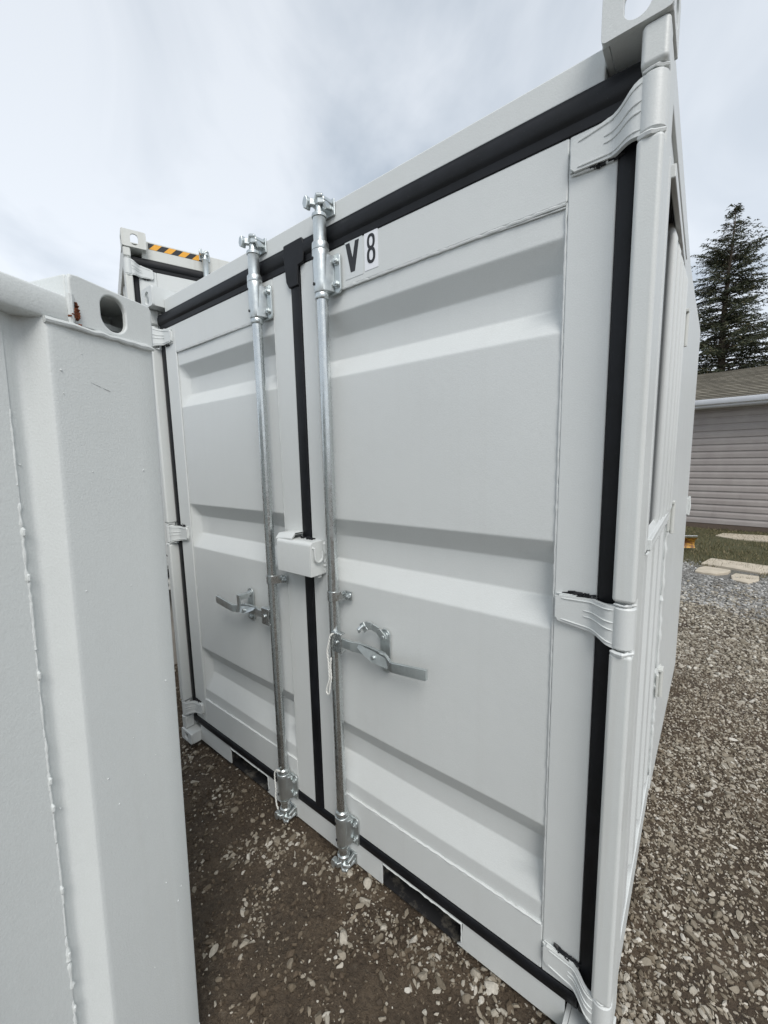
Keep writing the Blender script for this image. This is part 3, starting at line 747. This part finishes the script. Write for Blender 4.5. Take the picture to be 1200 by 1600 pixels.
# ------------------------------------------------------------------ ground
def gmat():
    m, nt, b = mat('gravel_and_mud')
    tc = nd(nt, 'ShaderNodeTexCoord'); sp = nd(nt, 'ShaderNodeSeparateXYZ'); nt.links.new(tc.outputs['Object'], sp.inputs[0])
    big = noise(nt, .9, 4, .6); mid = noise(nt, 5, 5, .65); fine = noise(nt, 60, 4, .7)
    mud = ramp(nt, mid, [(.3, (.034, .021, .011)), (.5, (.070, .046, .027)), (.72, (.15, .108, .068))])
    grit = ramp(nt, fine, [(.35, (.040, .029, .018)), (.6, (.12, .095, .066)), (.8, (.30, .27, .21))])
    c = mixc(nt, ramp(nt, big, [(.35, .15), (.65, .5)]), mud, grit)
    # pale blue grey chippings further back on the right
    gr = ramp(nt, fine, [(.35, (.10, .095, .085)), (.6, (.26, .25, .235)), (.8, (.43, .42, .40))])
    yy = nd(nt, 'ShaderNodeMapRange'); yy.inputs['From Min'].default_value = 3.7; yy.inputs['From Max'].default_value = 4.8; nt.links.new(sp.outputs['Y'], yy.inputs[0])
    c = mixc(nt, yy.outputs[0], c, gr)
    # lawn soil beyond
    ad = nd(nt, 'ShaderNodeMath', operation='MULTIPLY_ADD'); ad.inputs[1].default_value = 1.6; nt.links.new(mid, ad.inputs[0]); nt.links.new(sp.outputs['Y'], ad.inputs[2])
    g2 = nd(nt, 'ShaderNodeMapRange'); g2.inputs['From Min'].default_value = 6.6; g2.inputs['From Max'].default_value = 7.2; nt.links.new(ad.outputs[0], g2.inputs[0])
    lawn = ramp(nt, fine, [(.3, (.05, .045, .022)), (.6, (.10, .10, .045)), (.8, (.17, .15, .08))])
    c = mixc(nt, g2.outputs[0], c, lawn)
    nt.links.new(c, b.inputs['Base Color']); b.inputs['Roughness'].default_value = .85
    v = nd(nt, 'ShaderNodeTexVoronoi'); v.inputs['Scale'].default_value = 60; nt.links.new(tc.outputs['Object'], v.inputs['Vector'])
    bump(nt, b, [(mid, .9, .04), (noise(nt, 22, 4, .7), 1.0, .02), (v.outputs['Distance'], .5, -.010), (noise(nt, 150, 4, .75), 1.0, .008)])
    return m
GM = gmat()
def hgt(x, y):
    return .010*math.sin(x*2.3+1)*math.cos(y*1.9)+.006*math.sin(x*7.1+y*3.3)+.004*math.sin(y*11-x*5)-.006
mb = MB()
gx = [-60, -20, -8]+[(-4+.08*k) for k in range(0, 121)]+[8, 20, 60]; gy = [-60, -20, -6]+[(-2.4+.08*k) for k in range(0, 156)]+[13, 20, 45, 120]
mb.grid([[(x, y, hgt(x, y)-.006) for x in gx] for y in gy])
g = mb.build('ground', GM); tag(g, 'dark earth and gravel yard', None, None, 'structure')
far = MB(); far.grid([[(x, y, -.35) for x in (-900, 0, 900)] for y in (-900, 0, 900)]); o = far.build('terrain', plain('far_field', (.10,.10,.055), .9, sc_=.1)); tag(o, 'flat field beyond the yard', None, None, 'structure')

def stonemat(name, tones):
    m, nt, b = mat(name)
    gi = nd(nt, 'ShaderNodeNewGeometry')
    c = ramp(nt, gi.outputs['Random Per Island'], tones)
    c = mixc(nt, .5, c, ramp(nt, noise(nt, 120, 4, .7), [(.3, .55), (.7, 1.15)]), 'MULTIPLY')
    c = mixc(nt, ramp(nt, noise(nt, 1.3, 4, .6), [(.50, 0.), (.66, .25)]), c, (.085, .066, .046))
    nt.links.new(c, b.inputs['Base Color']); b.inputs['Roughness'].default_value = .78
    bump(nt, b, [(noise(nt, 300, 3), .4, .002)]); return m
BROWN_ST = stonemat('brown_grey_stone', [(0, (.13,.105,.072)), (.3, (.24,.205,.155)), (.6, (.34,.305,.245)), (.9, (.46,.425,.36)), (1, (.60,.57,.51))])
BLUE_ST = stonemat('pale_grey_stone', [(0, (.14,.135,.125)), (.4, (.26,.255,.24)), (.75, (.37,.365,.35)), (1, (.54,.53,.51))])
GRIT_ST = stonemat('mud_crumbs', [(0, (.040,.026,.014)), (.5, (.085,.060,.037)), (.8, (.17,.135,.092)), (.94, (.30,.26,.20)), (1, (.55,.52,.45))])
SMALL_ST = stonemat('small_brown_stone', [(0, (.12,.095,.065)), (.35, (.25,.21,.155)), (.75, (.40,.355,.285)), (1, (.58,.54,.47))])
BEIGE_ST = stonemat('beige_stone', [(0, (.15,.125,.09)), (.4, (.30,.265,.205)), (.75, (.44,.40,.33)), (1, (.60,.57,.50))])
def ico(sub):
    bm = bmesh.new(); bmesh.ops.create_icosphere(bm, subdivisions=sub, radius=1); v = np.array([v.co[:] for v in bm.verts]); f = np.array([[q.index for q in f_.verts] for f_ in bm.faces]); bm.free(); return v, f
def stones(name, pos, size, sub, m, smooth=False):
    n = len(pos); V, F = ico(sub); k = len(V)
    protos = []
    for i in range(24):
        u = rng.normal(size=(8, 3)); u /= np.linalg.norm(u, axis=1)[:, None]
        p = V.copy()
        for a in u:      # chip flat facets off the ball
            dd = p@a; lim = rng.uniform(.32, .72); p -= np.clip(dd-lim, 0, None)[:, None]*a[None]
        p *= 1+rng.normal(0, .035, (k, 1)); p *= np.array([1.15, rng.uniform(.55, .95), rng.uniform(.5, .85)])[None]; protos.append(p)
    protos = np.array(protos)[rng.integers(0, 24, n)]
    yaw = rng.uniform(0, 2*np.pi, n); til = rng.normal(0, .5, n)
    cy, sy, ct, st = np.cos(yaw), np.sin(yaw), np.cos(til), np.sin(til)
    x, y, z = protos[..., 0], protos[..., 1], protos[..., 2]
    y2 = y*ct[:, None]-z*st[:, None]; z2 = y*st[:, None]+z*ct[:, None]
    X = x*cy[:, None]-y2*sy[:, None]; Y = x*sy[:, None]+y2*cy[:, None]
    P = np.stack([X, Y, z2], -1)*size[:, None, None]+pos[:, None, :]
    me = bpy.data.meshes.new(name); nv = n*k; nf = n*len(F)
    me.vertices.add(nv); me.vertices.foreach_set('co', P.reshape(-1).astype(np.float32))
    idx = (F[None]+(np.arange(n)*k)[:, None, None]).reshape(-1)
    me.loops.add(nf*3); me.loops.foreach_set('vertex_index', idx.astype(np.int32))
    me.polygons.add(nf); me.polygons.foreach_set('loop_start', np.arange(0, nf*3, 3, dtype=np.int32))
    me.polygons.foreach_set('use_smooth', np.full(nf, smooth))
    me.materials.append(m); me.update(calc_edges=True); me.validate()
    o = bpy.data.objects.new(name, me); COL.objects.link(o); return o
def vnoise(x, y, s, seed=0):
    r_ = np.random.default_rng(seed); G = r_.uniform(0, 1, (64, 64)); u = (x*s+100) % 63; v = (y*s+100) % 63
    i, j = u.astype(int), v.astype(int); a, b = u-i, v-j; a = a*a*(3-2*a); b = b*b*(3-2*b)
    return (G[i, j]*(1-a)+G[i+1, j]*a)*(1-b)+(G[i, j+1]*(1-a)+G[i+1, j+1]*a)*b
def scatter(n, x0, x1, y0, y1, dens):
    x = rng.uniform(x0, x1, n); y = rng.uniform(y0, y1, n); k = rng.uniform(0, 1, n) < dens(x, y); x, y = x[k], y[k]
    inside = (x > -1.06) & (x < 1.055) & (y > .02) & (y < 2.5); return x[~inside], y[~inside]
def place(x, y, s):
    z = .010*np.sin(x*2.3+1)*np.cos(y*1.9)+.006*np.sin(x*7.1+y*3.3)+.004*np.sin(y*11-x*5)-.012
    return np.stack([x, y, z+s*.18], -1)
# between the containers: mud with scattered chips
dn = lambda x, y: np.clip((vnoise(x, y, 3.2, 1)*.5+vnoise(x, y, 12, 2)*.8-.62)*2.4, .02, 1)*np.clip(.55+(x+.6)*.5, .35, 1)
x, y = scatter(40000, -1.8, 1.2, -1.4, .35, dn); s = np.clip(rng.lognormal(math.log(.0058), .55, len(x)), .0025, .026)
stn = stones('loose_gravel', place(x, y, s), s, 2, BROWN_ST); tag(stn, 'loose pale stones scattered on the dark mud between the two near containers', 'gravel', None, 'stuff')
x, y = scatter(110000, -3.6, 1.2, -1.4, 1.6, lambda x, y: .25+.75*vnoise(x, y, 9, 3)); s = np.clip(rng.lognormal(math.log(.0046), .55, len(x)), .0018, .018)
st2 = stones('fine_grit', place(x, y, s), s, 1, GRIT_ST); tag(st2, 'fine brown grit on the mud in front of the container doors', 'grit', None, 'stuff')
# right hand yard
dn = lambda x, y: np.clip(vnoise(x, y, 2.1, 4)*.7+vnoise(x, y, 7, 5)*.5-.12, .10, 1)
x, y = scatter(30000, 1.0, 3.4, -.9, 3.0, dn); s = np.clip(rng.lognormal(math.log(.0088), .42, len(x)), .004, .024)
st3 = stones('yard_gravel', place(x, y, s), s, 2, BROWN_ST); tag(st3, 'mixed brown and grey stones of the yard along the right side of the white container', 'gravel', None, 'stuff')
x, y = scatter(120000, 1.0, 3.4, -.9, 3.4, lambda x, y: .5+.5*vnoise(x, y, 6, 15)); s = np.clip(rng.lognormal(math.log(.0056), .38, len(x)), .0025, .013)
st3b = stones('small_gravel', place(x, y, s), s, 1, SMALL_ST); tag(st3b, 'small stones filling the yard beside the container with the side door', 'gravel', None, 'stuff')
x, y = scatter(36000, .9, 4.4, 3.3, 6.7, lambda x, y: np.clip((y-3.6-vnoise(x, y, 2.5, 7)*1.2)*1.4, .0, 1)*np.clip((6.7-y-vnoise(x, y, 2, 6)*1.5)*2.5, 0, 1)); s = np.clip(rng.lognormal(math.log(.015), .35, len(x)), .007, .035)
st4 = stones('pale_gravel', place(x, y, s), s, 1, BLUE_ST); tag(st4, 'pale grey crushed stone between the brown yard and the slabs', 'gravel', None, 'stuff')

x, y = scatter(30000, .9, 3.9, 2.6, 5.3, lambda x, y: np.clip((5.3-y)*.8, 0, 1)*(.35+.65*vnoise(x, y, 3, 12))); s = np.clip(rng.lognormal(math.log(.012), .4, len(x)), .006, .03)
st5 = stones('beige_gravel', place(x, y, s), s, 1, BEIGE_ST); tag(st5, 'beige brown stones in the middle of the yard, nearer than the pale grey crushed stone', 'gravel', None, 'stuff')
# lawn
def lawn():
    n = 42000; x = rng.uniform(.3, 5.2, n); y = rng.uniform(5.0, 9.75, n)
    k = (y-5.9+.55*(1.8-x)*-1.0 > (vnoise(x, y, 2.5, 8)-.5)*1.2) & (rng.uniform(0, 1, n) < .35+.65*vnoise(x, y, 3, 9)); x, y = x[k], y[k]; n = len(x)
    h = rng.uniform(.015, .05, n); a = rng.uniform(0, 2*np.pi, n); w_ = rng.uniform(.002, .005, n); lx, ly = rng.normal(0, .02, n), rng.normal(0, .02, n)
    P = np.zeros((n, 3, 3)); P[:, 0] = np.stack([x-np.cos(a)*w_, y-np.sin(a)*w_, x*0-.01], -1); P[:, 1] = np.stack([x+np.cos(a)*w_, y+np.sin(a)*w_, x*0-.01], -1); P[:, 2] = np.stack([x+lx, y+ly, h], -1)
    me = bpy.data.meshes.new('lawn_grass'); me.vertices.add(n*3); me.vertices.foreach_set('co', P.reshape(-1).astype(np.float32))
    me.loops.add(n*3); me.loops.foreach_set('vertex_index', np.arange(n*3, dtype=np.int32)); me.polygons.add(n); me.polygons.foreach_set('loop_start', np.arange(0, n*3, 3, dtype=np.int32))
    m, nt, b = mat('winter_grass'); gi = nd(nt, 'ShaderNodeNewGeometry')
    c = ramp(nt, gi.outputs['Random Per Island'], [(0, (.055,.055,.02)), (.4, (.10,.095,.038)), (.75, (.18,.15,.075)), (1, (.30,.24,.14))]); nt.links.new(c, b.inputs['Base Color']); b.inputs['Roughness'].default_value = .8
    me.materials.append(m); me.update(calc_edges=True); o = bpy.data.objects.new('lawn_grass', me); COL.objects.link(o); tag(o, 'patchy winter grass in front of the grey sided garage', 'grass', None, 'stuff')
lawn()
# slabs
SLAB = plain('pale_concrete', (.50,.44,.35), .85, var=.14, sc_=6, b_=.4)
for pts, lab in (([(1.25,6.14),(1.30,6.45),(1.36,6.61),(1.75,6.55),(2.05,6.43),(1.95,6.02),(1.85,5.97),(1.5,6.1)], 'long pale concrete slab, middle one of the slabs at the edge of the grass'),
                 ([(1.16,5.66),(1.20,5.88),(1.26,5.99),(1.42,6.0),(1.54,5.93),(1.52,5.80),(1.40,5.63),(1.28,5.60)], 'small pale slab touching the side of the white container in view'),
                 ([(1.52,5.62),(1.60,5.78),(1.82,5.74),(1.79,5.55),(1.69,5.34),(1.55,5.42)], 'squarish pale slab nearest the camera at the gravel edge'),
                 ([(1.42,8.74),(1.56,9.10),(2.3,9.22),(2.9,9.2),(2.8,8.5),(2.15,8.58),(1.72,8.55)], 'long pale slab on the grass close to the garage wall')):
    cx = sum(p[0] for p in pts)/len(pts); cy = sum(p[1] for p in pts)/len(pts)
    mb = MB(); mb.prism([(x-cx+random.gauss(0, .012), y-cy+random.gauss(0, .012)) for x, y in pts], 'z', -.03, .016); o = mb.build('stone_slab', SLAB, None, .008); o.location = (cx, cy, 0); tag(o, lab, 'slab', 'pale slabs by the grass')
# rusty yellow blade
RY = None
m, nt, b = mat('worn_yellow_steel'); c = ramp(nt, noise(nt, 14, 5, .7), [(.4, (.16,.06,.02)), (.55, (.62,.33,.04)), (.8, (.55,.38,.16))]); nt.links.new(c, b.inputs['Base Color']); b.inputs['Roughness'].default_value = .6
bl = empty('plough_blade', (.98, 7.0, 0), R(28)); tag(bl, 'rusty yellow curved steel blade lying behind the white container on the grass', 'blade')
mb = MB(); fr = []
for i in range(9):
    t = i/8; a = R(-35+95*t); fr.append([(x, .16*math.cos(a)-.05, .10+.16*math.sin(a)*.75+.0) for x in (-.9, -.5, 0, .16, .24)])
mb.grid(fr); mb.grid([[(p[0], p[1]+.014, p[2]) for p in r] for r in fr]); mb.grid([[r[-1] for r in fr], [(r[-1][0], r[-1][1]+.014, r[-1][2]) for r in fr]]); mb.build('blade_plate', m, bl)
mb = MB(); mb.box(-.9, .24, .135, .155, .02, .05); mb.tube([(-.9, .05, .235), (.24, .05, .235)], .012, 8); mb.build('blade_edge', DARKBOLT, bl)

# ------------------------------------------------------------------ garage
gth = R(96.27); gd = Vector((math.sin(gth), math.cos(gth), 0)); GA = empty('garage', (1.0, 9.804, 0), math.atan2(gd.y, gd.x)); tag(GA, 'low garage with grey horizontal siding, white eave and brown shingle roof', 'garage')
def sidemat():
    m, nt, b = mat('grey_vinyl_siding'); c = ramp(nt, noise(nt, 3, 5, .6), [(.3, (.315,.280,.265)), (.7, (.385,.350,.330))])
    c = mixc(nt, ramp(nt, noise(nt, 2, 5, .7, stretch=(2, 2, .4)), [(.6, 0.), (.8, .3)]), c, (.2,.18,.16)); nt.links.new(c, b.inputs['Base Color']); b.inputs['Roughness'].default_value = .55; bump(nt, b, [(noise(nt, 60, 3, stretch=(.1, 1, 1)), .2, .002)]); return m
SID = sidemat(); WHT = plain('white_trim', (.72,.74,.78), .5, var=.04, sc_=4)
X0, X1, DEP = -5.5, 5.0, 5.0; EZ = 2.46
mb = MB(); prof = [(0.0, .10)]
z = .10; ex = .136
while z < EZ:      # dutch lap: flat face, cove at the top, butt edge at the bottom
    prof += [(-.020, z+.001), (-.018, z+ex*.52), (-.013, z+ex*.66), (-.004, z+ex*.80), (-.002, z+ex-.001)]; z += ex
mb.grid([[(x, y, min(zz, EZ)) for x in (X0, X1)] for y, zz in prof]); mb.build('siding_wall', SID, GA, smooth=0)
mb = MB()
mb.box(X0+.02, X1-.02, .06, DEP, 0.0, EZ); mb.prism([(.06, EZ), (DEP, EZ), (DEP/2, EZ+.9)], 'x', X0+.02, X1-.02); mb.build('walls', SID, GA)
mb = MB(); mb.box(X0, X1, -.012, .05, -.05, .10); mb.build('plinth', plain('dark_base', (.12,.09,.07), .9), GA)
mb = MB(); mb.box(X0-.3, X1+.3, -.36, -.335, EZ+.0, EZ+.13); mb.box(X0-.3, X1+.3, -.335, -.004, EZ-.010, EZ+.004); mb.build('soffit', WHT, GA, .004)
mb = MB(); mb.prism([(-.365, EZ+.14), (-.46, EZ+.14), (-.46, EZ+.09), (-.44, EZ+.045), (-.365, EZ+.03)], 'x', X0-.3, X1+.3); mb.build('gutter', WHT, GA, .004)
def shing():
    m, nt, b = mat('asphalt_shingles')
    tc = nd(nt, 'ShaderNodeTexCoord'); mp = nd(nt, 'ShaderNodeMapping'); nt.links.new(tc.outputs['Object'], mp.inputs[0])
    br = nd(nt, 'ShaderNodeTexBrick'); mp.inputs['Location'].default_value = (0, .42, 0); br.inputs['Scale'].default_value = 1; br.inputs['Brick Width'].default_value = .31; br.inputs['Row Height'].default_value = .146; br.inputs['Mortar Size'].default_value = .0035; br.inputs['Mortar Smooth'].default_value = .2; br.inputs['Bias'].default_value = 0
    br.inputs['Color1'].default_value = (.15,.135,.105,1); br.inputs['Color2'].default_value = (.33,.30,.24,1); br.inputs['Mortar'].default_value = (.10,.09,.07,1)
    nt.links.new(mp.outputs[0], br.inputs['Vector'])
    c = mixc(nt, .55, br.outputs['Color'], ramp(nt, noise(nt, 9, 5, .7), [(.3, .6), (.7, 1.25)]), 'MULTIPLY'); nt.links.new(c, b.inputs['Base Color']); b.inputs['Roughness'].default_value = .95
    bump(nt, b, [(br.outputs['Fac'], .6, -.01), (noise(nt, 150, 3), .5, .004)]); return m
SH = shing(); run = DEP/2+.42; rise = .93
# lapped courses of shingles
mb = MB(); nC = 20
for sgn in (1, -1):
    for k in range(nC):
        t0, t1 = k/nC, (k+1)/nC+.01
        def P(t, lift): 
            y = -.42+run*t; zz = EZ+.13+rise*t+lift
            return (y if sgn > 0 else DEP-y, zz)
        (ya, za_), (yb, zb_) = P(t0, .030), P(t1, .006); yc, zc_ = P(t0, .002)
        mb.grid([[(x, ya, za_) for x in (X0-.32, X1+.32)], [(x, yb, zb_) for x in (X0-.32, X1+.32)]]); mb.grid([[(x, yc, zc_) for x in (X0-.32, X1+.32)], [(x, ya, za_) for x in (X0-.32, X1+.32)]])
mb.prism([(-.42, EZ+.13), (DEP/2, EZ+.13+rise), (DEP+.42, EZ+.13), (DEP+.42, EZ+.10), (DEP/2, EZ+.10+rise), (-.42, EZ+.10)], 'x', X0-.32, X1+.32)
mb.build('roof', SH, GA, smooth=0)

# ------------------------------------------------------------------ spruce behind the garage
def leafmat():
    m, nt, b = mat('spruce_needles'); gi = nd(nt, 'ShaderNodeNewGeometry')
    c = ramp(nt, gi.outputs['Random Per Island'], [(0, (.014,.021,.009)), (.5, (.028,.038,.015)), (.85, (.060,.066,.028)), (1, (.12,.10,.05))]); nt.links.new(c, b.inputs['Base Color']); b.inputs['Roughness'].default_value = .7; return m
NEED = leafmat(); BARK = plain('bark', (.10,.08,.06), .9, sc_=12)
def spruce(loc, H_, R_, seed, label, z0=.8):
    rn = random.Random(seed); rt = empty('spruce_tree', loc, rn.uniform(0, 6)); tag(rt, label, 'tree', 'spruce trees behind the garage')
    t = MB(); pts = [(.05*math.sin(k*.9), .05*math.cos(k*.7), H_*k/14) for k in range(15)]; t.tube(pts, [max(.012, .21*(1-k/14)**.9) for k in range(15)], 10)
    tris_v = []; lim = MB()
    z = z0
    while z < H_-.1:
        f = 1-z/H_; base = R_*(f**.95)*(.80+.2*math.sin(z*2.2+seed)); nb = rn.randint(9, 12) if f > .15 else rn.randint(4, 6)
        for i in range(nb):
            az = rn.uniform(0, 2*math.pi); ln = base*rn.uniform(.45, 1.3)+.12; dr = Vector((math.cos(az), math.sin(az), 0))
            up0 = rn.uniform(.4, .8) if f < .22 else rn.uniform(.0, .42); sag = rn.uniform(.15, .38)
            o = Vector((0, 0, z+rn.uniform(-.08, .08)))
            def at(s_): return o+dr*ln*s_+Vector((0, 0, ln*(up0*s_-sag*s_*s_*(1.2-s_*.55)*1.25)))
            lim.tube([at(q/5) for q in range(6)], [.022*(1-q/5.5)*(.4+f) for q in range(6)], 4)
            ns = max(4, int(ln*13))
            side = dr.cross(Vector((0,0,1)))
            for k in range(ns):
                s_ = .18+.82*(k+rn.random())/ns; p = at(s_)
                for sg in (-1, 1):
                    if rn.random() < .12: continue
                    tl = (.10+.30*(1-s_))*min(1, .5+ln*.5)*rn.uniform(.6, 1.2)
                    td = (dr*rn.uniform(.3, .9)+side*sg*rn.uniform(.5, 1.0)+Vector((0,0,rn.uniform(-.55, .05)))).normalized()
                    for q in range(max(3, int(tl/.042))):
                        c = p+td*tl*((q+.5)/max(3, int(tl/.042)))+Vector([rn.gauss(0, .012) for _ in range(3)])
                        nn = Vector([rn.gauss(0, 1) for _ in range(3)]).normalized(); a = (td+nn*.55).normalized(); b_ = a.cross(nn).normalized()
                        l_ = rn.uniform(.05, .10); w_ = rn.uniform(.009, .019)
                        tris_v += [c-a*l_*.5-b_*w_, c-a*l_*.5+b_*w_, c+a*l_*.6]
        z += rn.uniform(.13, .21)*(.55+.6*f)
    n = len(tris_v)//3
    me = bpy.data.meshes.new('crown'); me.vertices.add(n*3); me.vertices.foreach_set('co', np.array([tuple(v) for v in tris_v], dtype=np.float32).reshape(-1))
    me.loops.add(n*3); me.loops.foreach_set('vertex_index', np.arange(n*3, dtype=np.int32)); me.polygons.add(n); me.polygons.foreach_set('loop_start', np.arange(0, n*3, 3, dtype=np.int32))
    me.materials.append(NEED); me.update(calc_edges=True); o = bpy.data.objects.new('crown', me); COL.objects.link(o); o.parent = rt
    t.build('trunk', BARK, rt); lim.build('branches', BARK, rt)
    print('spruce tris', n)
spruce((1.45, 18.0, 0), 9.75, 4.9, 3, 'tall dark spruce rising above the garage roof with sky showing between its boughs')
spruce((3.9, 19.2, 0), 8.6, 4.2, 11, 'second dark spruce at the right edge, partly behind the taller spruce')
